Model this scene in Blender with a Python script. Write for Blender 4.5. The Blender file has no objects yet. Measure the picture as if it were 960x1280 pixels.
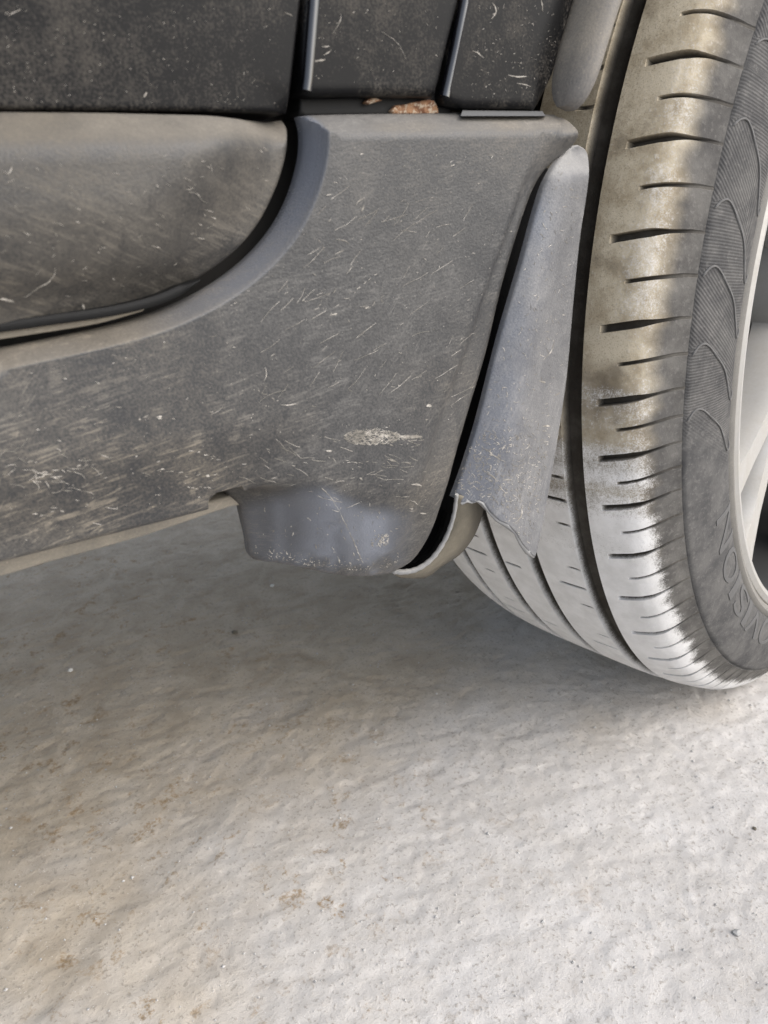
import bpy, bmesh, math, random
import numpy as np
from mathutils import Vector, Matrix
from mathutils.geometry import delaunay_2d_cdt

# ------------------------------------------------------------------ camera, light, exposure
# axes: X forwards along the car, Y into the car, Z up, metres; the camera stands over the origin
scene = bpy.context.scene
CAM_H = 0.4169
CR = np.array([0.853725, -0.517882, -0.054335])
CU = np.array([0.241246, 0.300891, 0.922640])
CF = np.array([0.461470, 0.800789, -0.381815])
FPX = 945.82
cd = bpy.data.cameras.new("camera")
cam = bpy.data.objects.new("camera", cd)
scene.collection.objects.link(cam)
mw = Matrix.Identity(4)
for i in range(3):
    mw[i][0] = CR[i]; mw[i][1] = CU[i]; mw[i][2] = -CF[i]
mw[2][3] = CAM_H
cam.matrix_world = mw
cd.sensor_fit = 'VERTICAL'
cd.sensor_height = 36.0
cd.lens = FPX / 1280 * 36.0
cd.clip_start = 0.01
cd.clip_end = 400
cd.dof.use_dof = True
cd.dof.focus_distance = 0.42
cd.dof.aperture_fstop = 15
scene.camera = cam

SUN_EL, SUN_AZ = 40.0, -58.0        # azimuth: degrees from +X towards +Y
world = bpy.data.worlds.new("World")
scene.world = world
world.use_nodes = True
wn = world.node_tree.nodes; wl = world.node_tree.links
for n in list(wn): wn.remove(n)
wo = wn.new("ShaderNodeOutputWorld"); wb = wn.new("ShaderNodeBackground")
sky = wn.new("ShaderNodeTexSky")
sky.sky_type = 'NISHITA'; sky.sun_disc = False
sky.sun_elevation = math.radians(SUN_EL)
sky.sun_rotation = math.radians(90 - SUN_AZ)
sky.dust_density = 3.0; sky.air_density = 1.0
wb.inputs[1].default_value = 0.15
hz = wn.new('ShaderNodeHueSaturation'); hz.inputs['Saturation'].default_value = 0.52      # thin overcast
wl.new(sky.outputs[0], hz.inputs['Color']); wl.new(hz.outputs[0], wb.inputs[0]); wl.new(wb.outputs[0], wo.inputs[0])
sd = bpy.data.lights.new("sun", 'SUN')
sd.energy = 0.65; sd.angle = math.radians(75); sd.color = (1.0, 0.985, 0.965)
sun = bpy.data.objects.new("sun", sd); scene.collection.objects.link(sun)
sdir = Vector((math.cos(math.radians(SUN_EL)) * math.cos(math.radians(SUN_AZ)),
               math.cos(math.radians(SUN_EL)) * math.sin(math.radians(SUN_AZ)),
               math.sin(math.radians(SUN_EL))))
sun.rotation_euler = sdir.to_track_quat('Z', 'Y').to_euler()
sun.location = sdir * 5
vs = scene.view_settings
vs.view_transform = 'Standard'; vs.look = 'None'; vs.gamma = 1.0
vs.use_curve_mapping = False
vs.exposure = 1.0

scene.cycles.denoising_prefilter = 'NONE'
scene.cycles.max_bounces = 6; scene.cycles.diffuse_bounces = 4; scene.cycles.glossy_bounces = 2
scene.cycles.caustics_reflective = False; scene.cycles.caustics_refractive = False

# ------------------------------------------------------------------ helpers
rng = np.random.default_rng(7)
R = math.radians
COL = scene.collection

def survey(px, py, Y):
    """point of the vertical plane at depth Y that was measured at (px, py) in the photograph"""
    d = CF + CR * ((px - 480) / FPX) - CU * ((py - 640) / FPX)
    t = Y / d[1]
    return (d[0] * t, CAM_H + d[2] * t)

def S(pts, Y):
    return np.array([survey(x, y, Y) for x, y in pts])

def back(X, Z, Y):
    """photo coordinates of points X, Z on plane Y (vectorised), used to write relief in the measured frame"""
    P = np.stack([X, np.full_like(X, Y), Z - CAM_H], -1)
    d = P @ CF
    return 480 + FPX * (P @ CR) / d, 640 - FPX * (P @ CU) / d

def sstep(a, b, x):
    t = np.clip((np.asarray(x, float) - a) / (b - a), 0, 1)
    return t * t * (3 - 2 * t)

def catmull(pts, per=8, closed=False):
    pts = [np.array(p, float) for p in pts]
    n = len(pts); out = []
    rngi = range(n if closed else n - 1)
    for i in rngi:
        if closed:
            p0, p1, p2, p3 = pts[(i - 1) % n], pts[i], pts[(i + 1) % n], pts[(i + 2) % n]
        else:
            p1, p2 = pts[i], pts[i + 1]
            p0 = pts[i - 1] if i > 0 else 2 * p1 - p2
            p3 = pts[i + 2] if i + 2 < n else 2 * p2 - p1
        for k in range(per):
            t = k / per
            out.append(0.5 * ((2 * p1) + (-p0 + p2) * t + (2 * p0 - 5 * p1 + 4 * p2 - p3) * t * t + (-p0 + 3 * p1 - 3 * p2 + p3) * t ** 3))
    if not closed: out.append(pts[-1])
    return np.array(out)

def resample(poly, step, closed=True):
    poly = np.asarray(poly, float)
    out = []
    n = len(poly)
    for i in range(n if closed else n - 1):
        a, b = poly[i], poly[(i + 1) % n]
        L = np.hypot(*(b - a))
        if L < 1e-7: continue
        st = step if not callable(step) else step((a + b) / 2)
        m = max(1, int(math.ceil(L / st)))
        for k in range(m): out.append(a + (b - a) * k / m)
    if not closed: out.append(poly[-1])
    res = [out[0]]
    for p in out[1:]:
        if np.hypot(*(p - res[-1])) > 2e-4: res.append(p)
    if closed and np.hypot(*(res[0] - res[-1])) < 2e-4: res.pop()
    return np.array(res)

def pdist(X, Z, poly, closed=False):
    """distance of points to a polyline"""
    P = np.stack([np.ravel(X), np.ravel(Z)], -1)
    poly = np.asarray(poly, float)
    A = poly if closed else poly[:-1]
    B = np.roll(poly, -1, 0) if closed else poly[1:]
    best = np.full(len(P), 1e9)
    for c in range(0, len(P), 4000):
        q = P[c:c + 4000]
        d = np.full(len(q), 1e9)
        for s in range(0, len(A), 200):
            a = A[s:s + 200]; ab = B[s:s + 200] - a
            l2 = np.maximum((ab ** 2).sum(1), 1e-12)
            t = np.clip(((q[:, None] - a) * ab).sum(2) / l2, 0, 1)
            dd = np.linalg.norm(a + ab * t[..., None] - q[:, None], axis=2)
            d = np.minimum(d, dd.min(1))
        best[c:c + 4000] = d
    return best.reshape(np.shape(X))

def inside(P, poly):
    x, y = P[:, 0], P[:, 1]
    c = np.zeros(len(P), bool)
    n = len(poly)
    for i in range(n):
        x1, y1 = poly[i]; x2, y2 = poly[(i + 1) % n]
        if y1 == y2: continue
        m = ((y1 > y) != (y2 > y)) & (x < (x2 - x1) * (y - y1) / (y2 - y1) + x1)
        c ^= m
    return c

def link(o, parent=None):
    COL.objects.link(o)
    if parent: o.parent = parent
    return o

def mesh_obj(name, verts, faces, mat, parent=None, smooth=True, sharp=None):
    me = bpy.data.meshes.new(name)
    me.from_pydata([tuple(map(float, v)) for v in verts], [], [tuple(map(int, f)) for f in faces])
    me.materials.append(mat)
    if smooth: me.polygons.foreach_set('use_smooth', [True] * len(me.polygons))
    if smooth and sharp: me.set_sharp_from_angle(angle=R(sharp))
    me.update()
    return link(bpy.data.objects.new(name, me), parent)

def chamfer(d, w, h, soft=0.25):
    """height h at d = 0 falling to 0 at d = w, with rounded ends"""
    t = np.clip(d / w, 0, 1)
    lin = 1 - t
    sm = 1 - sstep(0, 1, t)
    return h * (lin * (1 - soft) + sm * soft)

def panel(name, outline, Y0, relief, thick, rr, mat, parent=None, grid=0.004, step=0.0025, sharp=50, fx=None, extra=None):
    """pressed sheet: outline in X, Z; relief(X, Z) gives depth added to Y0; rr = rounded edge radius"""
    O = resample(outline, step if fx is None else (lambda p: step if p[0] > fx else 0.02))
    area = 0.5 * np.sum(O[:, 0] * np.roll(O[:, 1], -1) - np.roll(O[:, 0], -1) * O[:, 1])
    if area < 0: O = O[::-1].copy()
    T = np.roll(O, -1, 0) - np.roll(O, 1, 0)
    T /= np.maximum(np.linalg.norm(T, axis=1), 1e-9)[:, None]
    N = np.stack([-T[:, 1], T[:, 0]], -1)
    pts = []
    for f in (0.12, 0.35, 0.65, 1.0, 1.5):
        q = O + N * (rr * f)
        q = q[inside(q, O)]
        d = pdist(q[:, 0], q[:, 1], O, True)
        pts.append(q[d > rr * f * 0.93])
    lo, hi = O.min(0), O.max(0)
    gx = np.arange(lo[0], hi[0], grid); gz = np.arange(lo[1], hi[1], grid)
    G = np.stack(np.meshgrid(gx, gz), -1).reshape(-1, 2)
    G[:, 0] += (np.round((G[:, 1] - lo[1]) / grid) % 2) * grid * 0.5
    if fx is not None:
        kx = np.round((G[:, 0] - lo[0]) / grid).astype(int); kz = np.round((G[:, 1] - lo[1]) / grid).astype(int)
        G = G[(G[:, 0] > fx - 0.01) | ((kx % 6 == 0) & (kz % 2 == 0))]
    G = G[inside(G, O)]
    d = pdist(G[:, 0], G[:, 1], O, True)
    pts.append(G[d > rr * 1.5 + grid * 0.4])
    if extra is not None:
        q = extra[inside(extra, O)]; q = q[pdist(q[:, 0], q[:, 1], O, True) > rr * 1.6]
        g = pts[-1]; pts[-1] = g[pdist(g[:, 0], g[:, 1], extra) > 0.0009] if len(q) else g
        pts.append(q)
    allp = np.concatenate([O] + pts)
    nb = len(O)
    r = delaunay_2d_cdt([Vector(p) for p in allp], [], [list(range(nb))], 1, 1e-6)
    V = np.array([tuple(v) for v in r[0]]); F = r[2]
    d = pdist(V[:, 0], V[:, 1], O, True)
    roll = np.where(d < rr, rr - np.sqrt(np.maximum(rr * rr - (rr - np.minimum(d, rr)) ** 2, 0)), 0)
    Y = Y0 + relief(V[:, 0], V[:, 1]) + roll
    me = bpy.data.meshes.new(name)
    bm = bmesh.new()
    bv = [bm.verts.new((V[i, 0], Y[i], V[i, 1])) for i in range(len(V))]
    for f in F:
        try: bm.faces.new([bv[i] for i in f])
        except ValueError: pass
    loose = [v for v in bm.verts if not v.link_faces]
    bmesh.ops.delete(bm, geom=loose, context='VERTS')
    bm.normal_update()
    for f in bm.faces:
        if f.normal.y > 0: f.normal_flip()
    be = [e for e in bm.edges if len(e.link_faces) == 1]
    ex = bmesh.ops.extrude_edge_only(bm, edges=be)
    nv = [g for g in ex['geom'] if isinstance(g, bmesh.types.BMVert)]
    bmesh.ops.translate(bm, verts=nv, vec=(0, thick, 0))
    bmesh.ops.recalc_face_normals(bm, faces=bm.faces[:])
    bm.normal_update()
    big = max(bm.faces, key=lambda f: f.calc_area() * abs(f.normal.y))
    if big.normal.y > 0: bmesh.ops.reverse_faces(bm, faces=bm.faces[:])
    bm.to_mesh(me); bm.free()
    me.materials.append(mat)
    me.polygons.foreach_set('use_smooth', [True] * len(me.polygons))
    me.set_sharp_from_angle(angle=R(sharp))
    ob = link(bpy.data.objects.new(name, me), parent)

    def surf(X, Z):
        X = np.atleast_1d(np.asarray(X, float)); Z = np.atleast_1d(np.asarray(Z, float))
        dd = pdist(X, Z, O, True)
        rl = np.where(dd < rr, rr - np.sqrt(np.maximum(rr * rr - (rr - np.minimum(dd, rr)) ** 2, 0)), 0)
        return Y0 + relief(X, Z) + rl
    ob_out = O
    return ob, surf, ob_out

def fit_outline(px, Y0, relief, rr, it=4):
    px = [tuple(p) for p in px]
    P = S(px, Y0)
    for k in range(it):
        y = Y0 + relief(P[:, 0], P[:, 1]) + rr
        P = np.array([survey(p[0], p[1], y[i]) for i, p in enumerate(px)])
    return P

def flat(X, Z): return np.zeros_like(X)

# value noise in numpy for real relief
def vnoise(x, y, seed):
    r = np.random.default_rng(seed).random((256, 256))
    xi = np.floor(x).astype(int); yi = np.floor(y).astype(int)
    fx = x - xi; fy = y - yi
    fx = fx * fx * fx * (fx * (fx * 6 - 15) + 10); fy = fy * fy * fy * (fy * (fy * 6 - 15) + 10)
    a = r[xi % 256, yi % 256]; b = r[(xi + 1) % 256, yi % 256]
    c = r[xi % 256, (yi + 1) % 256]; e = r[(xi + 1) % 256, (yi + 1) % 256]
    return (a * (1 - fx) + b * fx) * (1 - fy) + (c * (1 - fx) + e * fx) * fy - 0.5

def fbm(x, y, seed, o=4, g=0.5):
    s = 0; a = 1
    for k in range(o):
        ca, sa = math.cos(0.6 * k), math.sin(0.6 * k)
        s = s + a * vnoise((x * ca - y * sa) * 2 ** k + 17.3 * k, (x * sa + y * ca) * 2 ** k + 5.1 * k, seed + k)
        a *= g
    return s

# ------------------------------------------------------------------ materials
class NT:
    def __init__(self, name):
        self.m = bpy.data.materials.new(name); self.m.use_nodes = True
        self.n = self.m.node_tree.nodes; self.l = self.m.node_tree.links
        self.b = self.n['Principled BSDF']
        self.co = self.n.new('ShaderNodeTexCoord').outputs['Object']
    def _set(self, sock, v):
        if hasattr(v, 'is_linked'): self.l.new(v, sock)
        else: sock.default_value = v
    def map(self, scale=(1, 1, 1), rot=(0, 0, 0), loc=(0, 0, 0), src=None):
        # rotate first, then stretch
        m = self.n.new('ShaderNodeMapping'); self.l.new(src or self.co, m.inputs[0])
        m.inputs['Rotation'].default_value = rot; m.inputs['Location'].default_value = loc
        m2 = self.n.new('ShaderNodeMapping'); self.l.new(m.outputs[0], m2.inputs[0]); m2.inputs['Scale'].default_value = scale
        return m2.outputs[0]
    def noise(self, scale, detail=4, rough=0.55, vec=None, dist=0.0):
        x = self.n.new('ShaderNodeTexNoise'); self.l.new(vec or self.co, x.inputs['Vector'])
        x.inputs['Scale'].default_value = scale; x.inputs['Detail'].default_value = detail
        x.inputs['Roughness'].default_value = rough; x.inputs['Distortion'].default_value = dist
        return x.outputs['Fac']
    def vor(self, scale, vec=None, out='Distance', feature='F1', rand=1.0):
        x = self.n.new('ShaderNodeTexVoronoi'); self.l.new(vec or self.co, x.inputs['Vector'])
        x.feature = feature
        x.inputs['Scale'].default_value = scale; x.inputs['Randomness'].default_value = rand
        return x.outputs[out]
    def math(self, op, a, b=0.0, c=None, clamp=False):
        x = self.n.new('ShaderNodeMath'); x.operation = op; x.use_clamp = clamp
        self._set(x.inputs[0], a); self._set(x.inputs[1], b)
        if c is not None: self._set(x.inputs[2], c)
        return x.outputs[0]
    def ramp(self, f, lo, hi, a=0.0, b=1.0):
        x = self.n.new('ShaderNodeMapRange'); x.interpolation_type = 'SMOOTHSTEP'
        self._set(x.inputs[0], f); x.inputs[1].default_value = lo; x.inputs[2].default_value = hi
        x.inputs[3].default_value = a; x.inputs[4].default_value = b
        return x.outputs[0]
    def mix(self, f, a, b):
        x = self.n.new('ShaderNodeMix'); x.data_type = 'RGBA'
        self._set(x.inputs[0], f)
        for s, v in ((x.inputs[6], a), (x.inputs[7], b)):
            if isinstance(v, tuple): s.default_value = (*v, 1)
            else: self.l.new(v, s)
        return x.outputs[2]
    def sep(self, v):
        x = self.n.new('ShaderNodeSeparateXYZ'); self.l.new(v, x.inputs[0]); return x.outputs
    def geo(self, k):
        return self.n.new('ShaderNodeNewGeometry').outputs[k]
    def attr(self, name):
        x = self.n.new('ShaderNodeAttribute'); x.attribute_name = name; return x.outputs
    def bump(self, h, strength=0.3, dist=0.001, prev=None):
        x = self.n.new('ShaderNodeBump'); x.inputs['Strength'].default_value = strength
        x.inputs['Distance'].default_value = dist; self.l.new(h, x.inputs['Height'])
        if prev is not None: self.l.new(prev, x.inputs['Normal'])
        return x.outputs[0]
    def out(self, color=None, rough=None, normal=None, **kw):
        if color is not None: self._set(self.b.inputs['Base Color'], (*color, 1) if isinstance(color, tuple) else color)
        if rough is not None: self._set(self.b.inputs['Roughness'], rough)
        if normal is not None: self.l.new(normal, self.b.inputs['Normal'])
        for k, v in kw.items(): self._set(self.b.inputs[k.replace('_', ' ')], v)
        return self.m

def dusty(name, base, dust, amount, patch=0.35, rough=(0.42, 0.85), streak=0.5, spec=0.4, angle=0.15, top=0.5,
          tint=None, coat=0.0, grainbump=0.25, seed=0.0, fine=1.0, sky_sheen=(0.160, 0.172, 0.200), slevel=0.5):
    """dark moulded or painted surface under dry road dust: patches, wiped streaks, grains, settled dust on ledges"""
    t = NT(name)
    base_co = t.map(loc=(seed, seed * 0.7, seed * 1.3))
    big = t.noise(14, 3, 0.6, base_co, 0.6)
    mid = t.noise(70, 4, 0.62, base_co, 0.8)
    grain = t.noise(1100, 2, 0.6, base_co)
    st1 = t.noise(1.0, 4, 0.62, t.map((45, 45, 420), (0, angle, 0), (seed, 0, 0)), 1.6)
    st2 = t.noise(1.0, 3, 0.6, t.map((40, 40, 520), (0, angle + 0.75, 0), (seed + 3, 0, 0)), 1.2)
    st3 = t.noise(1.0, 3, 0.65, t.map((150, 150, 1000), (0, angle - 0.1, 0), (seed + 7, 0, 0)), 2.2)
    st4 = t.noise(1.0, 2, 0.6, t.map((110, 110, 1100), (0, angle + 0.70, 0), (seed + 11, 0, 0)), 1.2)
    hv = t.attr('heavy')['Fac']
    sm = t.ramp(big, 0.42, 0.62)
    s1 = t.math('MULTIPLY', t.math('MULTIPLY', t.ramp(st1, 0.50, 0.62), t.ramp(mid, 0.36, 0.60)), t.math('ADD', hv, 0.35))
    s2 = t.math('MULTIPLY', t.ramp(st2, 0.58, 0.66), t.math('MULTIPLY', sm, 0.35))
    s3 = t.math('MULTIPLY', t.ramp(st3, 0.60, 0.64), t.ramp(mid, 0.44, 0.56))
    s4 = t.math('MULTIPLY', t.ramp(st4, 0.65, 0.68), t.ramp(big, 0.45, 0.55))
    s2 = t.math('ADD', s2, t.math('ADD', t.math('MULTIPLY', s3, 0.75), t.math('MULTIPLY', s4, 0.8)))
    cell = t.vor(330, base_co)
    spk = t.math('MULTIPLY', t.ramp(cell, 0.16, 0.06), t.ramp(t.noise(160, 2, 0.5, base_co), 0.50, 0.62))
    nz = t.sep(t.geo('Normal'))[2]
    ledge = t.ramp(nz, 0.15, 0.75)
    f = t.math('MULTIPLY_ADD', t.math('SUBTRACT', big, 0.5), patch * 1.6, amount)
    f = t.math('MULTIPLY_ADD', t.math('SUBTRACT', mid, 0.5), patch, f)
    f = t.math('MULTIPLY_ADD', t.math('SUBTRACT', grain, 0.5), 0.55 * fine, f)
    f = t.math('MULTIPLY_ADD', s1, streak * 0.45, f)
    f = t.math('MULTIPLY_ADD', s2, streak * 0.45, f)
    f = t.math('MULTIPLY_ADD', ledge, top, f)
    f = t.math('MULTIPLY_ADD', spk, spec, f, clamp=True)
    cl = t.attr('clean_sheen')['Fac']
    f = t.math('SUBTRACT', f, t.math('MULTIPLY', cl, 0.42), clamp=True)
    dcol = dust
    if tint:
        dcol = t.mix(t.ramp(t.noise(9, 3, 0.5, base_co), 0.40, 0.62), dust, tint)
    c = t.mix(f, t.mix(cl, base, sky_sheen), dcol)  # bluish sky sheen painted into the base colour where dust is thin
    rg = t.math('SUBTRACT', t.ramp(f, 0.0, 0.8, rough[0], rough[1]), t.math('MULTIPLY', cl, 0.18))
    nrm = t.bump(grain, grainbump, 0.0006)
    t.out(c, rg, nrm, Specular_IOR_Level=slevel)
    if coat:
        t.b.inputs['Coat Weight'].default_value = 0.0
        cw = t.ramp(f, 0.05, 0.30, coat, 0.0)
        t.l.new(cw, t.b.inputs['Coat Weight']); t.b.inputs['Coat Roughness'].default_value = 0.05
    return t.m

MUD = (0.40, 0.345, 0.27)
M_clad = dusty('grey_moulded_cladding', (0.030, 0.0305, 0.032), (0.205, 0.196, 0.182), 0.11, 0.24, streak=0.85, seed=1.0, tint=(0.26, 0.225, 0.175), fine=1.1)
M_doorclad = dusty('brown_dusted_cladding', (0.030, 0.029, 0.028), (0.175, 0.152, 0.118), 0.20, 0.50, streak=0.5, seed=5.0, angle=-0.45, tint=(0.20, 0.18, 0.15))
M_paint = dusty('dusty_black_paint', (0.004, 0.004, 0.0045), (0.105, 0.094, 0.080), 0.10, 0.85, (0.40, 0.85), streak=0.45, seed=9.0, angle=1.45, top=0.2, grainbump=0.05, fine=2.4, slevel=0.15)
M_edge = NT('clean_black_paint').out((0.006, 0.006, 0.008), 0.10, Coat_Weight=1.0, Coat_Roughness=0.03)
M_trim = dusty('weathered_grey_trim', (0.060, 0.062, 0.068), (0.33, 0.29, 0.23), 0.32, 0.40, streak=0.35, seed=14.0, angle=1.3, tint=(0.27, 0.25, 0.23))
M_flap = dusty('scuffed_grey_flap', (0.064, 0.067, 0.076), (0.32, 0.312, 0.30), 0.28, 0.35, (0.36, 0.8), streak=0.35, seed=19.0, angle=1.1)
M_torn = dusty('pale_torn_plastic', (0.20, 0.205, 0.215), (0.36, 0.35, 0.33), 0.4, 0.4, seed=23.0)
M_inner = dusty('ochre_dusted_inner_sheet', (0.07, 0.062, 0.045), (0.215, 0.19, 0.145), 0.50, 1.0, seed=26.0, angle=1.2)
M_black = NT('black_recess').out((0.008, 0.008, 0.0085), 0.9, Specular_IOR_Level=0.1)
M_rubber = NT('black_seal_rubber').out((0.010, 0.010, 0.010), 0.55, Specular_IOR_Level=0.18)
M_sill = dusty('dust_caked_sill', (0.10, 0.095, 0.085), (0.34, 0.30, 0.24), 0.65, 0.5, seed=31.0, angle=0.0)
M_shell = NT('underbody_coating').out((0.03, 0.028, 0.026), 0.8)

def mud_mat():
    t = NT('dried_mud_splash')
    n = t.noise(900, 3); n2 = t.noise(170, 2)
    return t.out(t.mix(t.math('MULTIPLY', t.ramp(n, 0.2, 0.7), t.ramp(n2, 0.40, 0.66)), (0.20, 0.185, 0.16), (0.60, 0.56, 0.50)), 0.95, t.bump(n, 0.4, 0.0004))
M_mud = mud_mat()

def rust_mat():
    t = NT('flaking_rust')
    n = t.noise(220, 5, 0.65); n2 = t.noise(600, 3)
    c = t.mix(t.ramp(n, 0.38, 0.62), (0.11, 0.045, 0.02), (0.27, 0.15, 0.08))
    c = t.mix(t.ramp(n2, 0.50, 0.64), c, (0.36, 0.29, 0.215))
    return t.out(c, 0.9, t.bump(n, 0.8, 0.001))
M_rust = rust_mat()

# ------------------------------------------------------------------ ground
def axis(lo, hi, fine, far, grow=1.25):
    a = list(np.arange(lo, hi + 1e-9, fine))
    s = fine
    while a[-1] < far: s *= grow; a.append(a[-1] + s)
    s = fine; b = [lo]
    while b[-1] > -far: s *= grow; b.append(b[-1] - s)
    return np.array(b[1:][::-1] + a)

gx = axis(-0.30, 0.86, 0.0023, 60); gy = axis(-0.02, 1.15, 0.0023, 60)
GX, GY = np.meshgrid(gx, gy, indexing='ij')
def ground_z(x, y):
    vl = -x * 0.60 + y * 0.80; ul = x * 0.80 + y * 0.60
    u = x * 0.87 - y * 0.50; v = x * 0.50 + y * 0.87       # trowel direction
    w = 0.014 * fbm(x * 18, y * 18, 15, 3); u = u + w; v = v + w
    z = 0.0016 * fbm(x * 11, y * 11, 11, 3)
    rd = 1 - np.abs(2 * fbm(u * 18, v * 52, 21, 3, 0.55))
    z = z + 0.0004 * rd ** 3 + 0.0006 * fbm(u * 55, v * 110, 25, 3, 0.6)
    z = z + 0.0006 * fbm(x * 170, y * 170, 31, 2, 0.6)
    q = fbm(u * 50, v * 95, 41, 3)
    z = z - 0.0007 * sstep(0.20, 0.34, q)
    # a spalled ledge that runs under the car
    led = vl - 0.30 - 0.03 * vnoise(ul * 9, vl * 0 + 3.0, 51)
    z = z - 0.0016 * sstep(-0.01, 0.01, led)
    return z
GZ = ground_z(GX, GY)
pr = np.random.default_rng(5)
for k in range(110):                                         # small pits knocked into the screed
    cx, cy = pr.uniform(-0.2, 0.8), pr.uniform(0.0, 1.0)
    rr_ = pr.uniform(0.0013, 0.0028); an = pr.uniform(0, 3.14); el = pr.uniform(1, 2.6)
    i0, i1 = np.searchsorted(gx, [cx - 0.03, cx + 0.03]); j0, j1 = np.searchsorted(gy, [cy - 0.03, cy + 0.03])
    dx = GX[i0:i1, j0:j1] - cx; dy = GY[i0:i1, j0:j1] - cy
    e1 = (dx * math.cos(an) + dy * math.sin(an)) / el; e2 = -dx * math.sin(an) + dy * math.cos(an)
    GZ[i0:i1, j0:j1] -= 0.55 * rr_ * np.exp(-(e1 ** 2 + e2 ** 2) / rr_ ** 2 * 0.8)
fade = np.exp(-(np.maximum(np.hypot(GX - 0.3, GY - 0.5) - 1.2, 0) / 2.0) ** 2)
GZ = GZ * fade - 0.0008
nx, ny = GX.shape
gv = np.stack([GX, GY, GZ], -1).reshape(-1, 3)
ii, jj = np.meshgrid(np.arange(nx - 1), np.arange(ny - 1), indexing='ij')
a0 = (ii * ny + jj).ravel()
gf = np.stack([a0, a0 + ny, a0 + ny + 1, a0 + 1], -1)
me = bpy.data.meshes.new('ground')
me.vertices.add(len(gv)); me.vertices.foreach_set('co', gv.astype(np.float32).ravel())
me.loops.add(gf.size); me.loops.foreach_set('vertex_index', gf.astype(np.int32).ravel())
me.polygons.add(len(gf)); me.polygons.foreach_set('loop_start', np.arange(0, gf.size, 4, dtype=np.int32))
me.update(calc_edges=True); me.validate()
me.polygons.foreach_set('use_smooth', [True] * len(me.polygons))

def ground_mat():
    t = NT('worn_cement_floor')
    big = t.noise(4.5, 5, 0.6); mid = t.noise(22, 6, 0.62, None, 0.7)
    aniso = t.noise(1.0, 4, 0.62, t.map((60, 130, 60), (0, 0, R(30))), 1.0)
    fine = t.noise(330, 4, 0.68); sand = t.noise(1200, 2, 0.6);
    c = t.mix(t.ramp(big, 0.35, 0.65), (0.465, 0.442, 0.415), (0.535, 0.515, 0.492))
    c = t.mix(t.ramp(mid, 0.35, 0.68, 0.0, 0.55), c, (0.59, 0.573, 0.555))
    c = t.mix(t.ramp(aniso, 0.50, 0.72, 0.0, 0.22), c, (0.42, 0.38, 0.33))
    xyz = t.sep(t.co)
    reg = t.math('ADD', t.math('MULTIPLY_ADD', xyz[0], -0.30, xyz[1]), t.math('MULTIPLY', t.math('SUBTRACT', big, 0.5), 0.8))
    warm_shade = t.ramp(reg, 0.20, 0.54, 0.0, 0.92)  # warm shade under the car, painted into the floor colour
    c = t.mix(warm_shade, c, t.mix(t.ramp(mid, 0.3, 0.7), (0.375, 0.31, 0.225), (0.50, 0.43, 0.335)))
    st = t.math('MULTIPLY', t.ramp(t.noise(42, 5, 0.75, None, 0.3), 0.54, 0.64), t.math('MULTIPLY', t.ramp(t.noise(6, 2), 0.36, 0.52), t.ramp(xyz[0], 0.34, 0.12)))
    c = t.mix(t.math('MULTIPLY', st, t.ramp(fine, 0.35, 0.60)), c, (0.29, 0.20, 0.105))
    c = t.mix(t.ramp(fine, 0.55, 0.66, 0.0, 0.6), c, (0.25, 0.225, 0.19))
    c = t.mix(t.ramp(sand, 0.56, 0.70, 0.0, 0.28), c, (0.30, 0.275, 0.24))
    spk = t.math('MULTIPLY', t.ramp(t.vor(420), 0.15, 0.06), t.ramp(t.noise(90, 2), 0.52, 0.60))
    c = t.mix(spk, c, (0.70, 0.69, 0.67))
    n = t.bump(aniso, 0.10, 0.003)
    n = t.bump(fine, 0.55, 0.0012, n)
    n = t.bump(sand, 0.4, 0.0006, n)
    return t.out(c, 0.93, n, Specular_IOR_Level=0.25)
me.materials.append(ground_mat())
ground = link(bpy.data.objects.new('ground', me)); ground['kind'] = 'structure'

# ------------------------------------------------------------------ the car
car = bpy.data.objects.new('car', None); car.empty_display_size = 0.2
link(car)
car['label'] = 'dusty black car with grey plastic sill cladding and a torn wheel arch flap'
car['category'] = 'car'

WC = np.array([0.607071, 0.422916, 0.335])
AZ = R(-77.256)
WA = np.array([math.cos(AZ), math.sin(AZ), 0.0])        # axle, pointing out of the car
WE = np.array([-math.sin(AZ), math.cos(AZ), 0.0])       # forwards in the wheel's plane
WZ = np.array([0, 0, 1.0])
YB = 0.262                                              # skin of the body side

def arc(r, a0, a1, n=40):
    t = np.radians(np.linspace(a0, a1, n))
    return np.stack([WC[0] + r * np.cos(t), WC[2] + r * np.sin(t)], -1)

# --- door skin and its cladding
YD = 0.268
ed = S([(360, 141), (366, 100), (371, 55), (377, 4)], YD)
ztop = survey(100, 138, YD)[1]
door_out = np.concatenate([[(-0.95, ztop)], [(survey(0, 141, YD)[0], ztop)], ed, [(0.150, 0.60), (0.168, 0.75), (0.178, 0.95), (-0.95, 0.95)]])
door, door_s, _ = panel('door', door_out, YD, lambda X, Z: 0.004 * sstep(0.5, 0.95, Z) * 6, 0.022, 0.0016, M_paint, car, grid=0.012, step=0.006)

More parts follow.
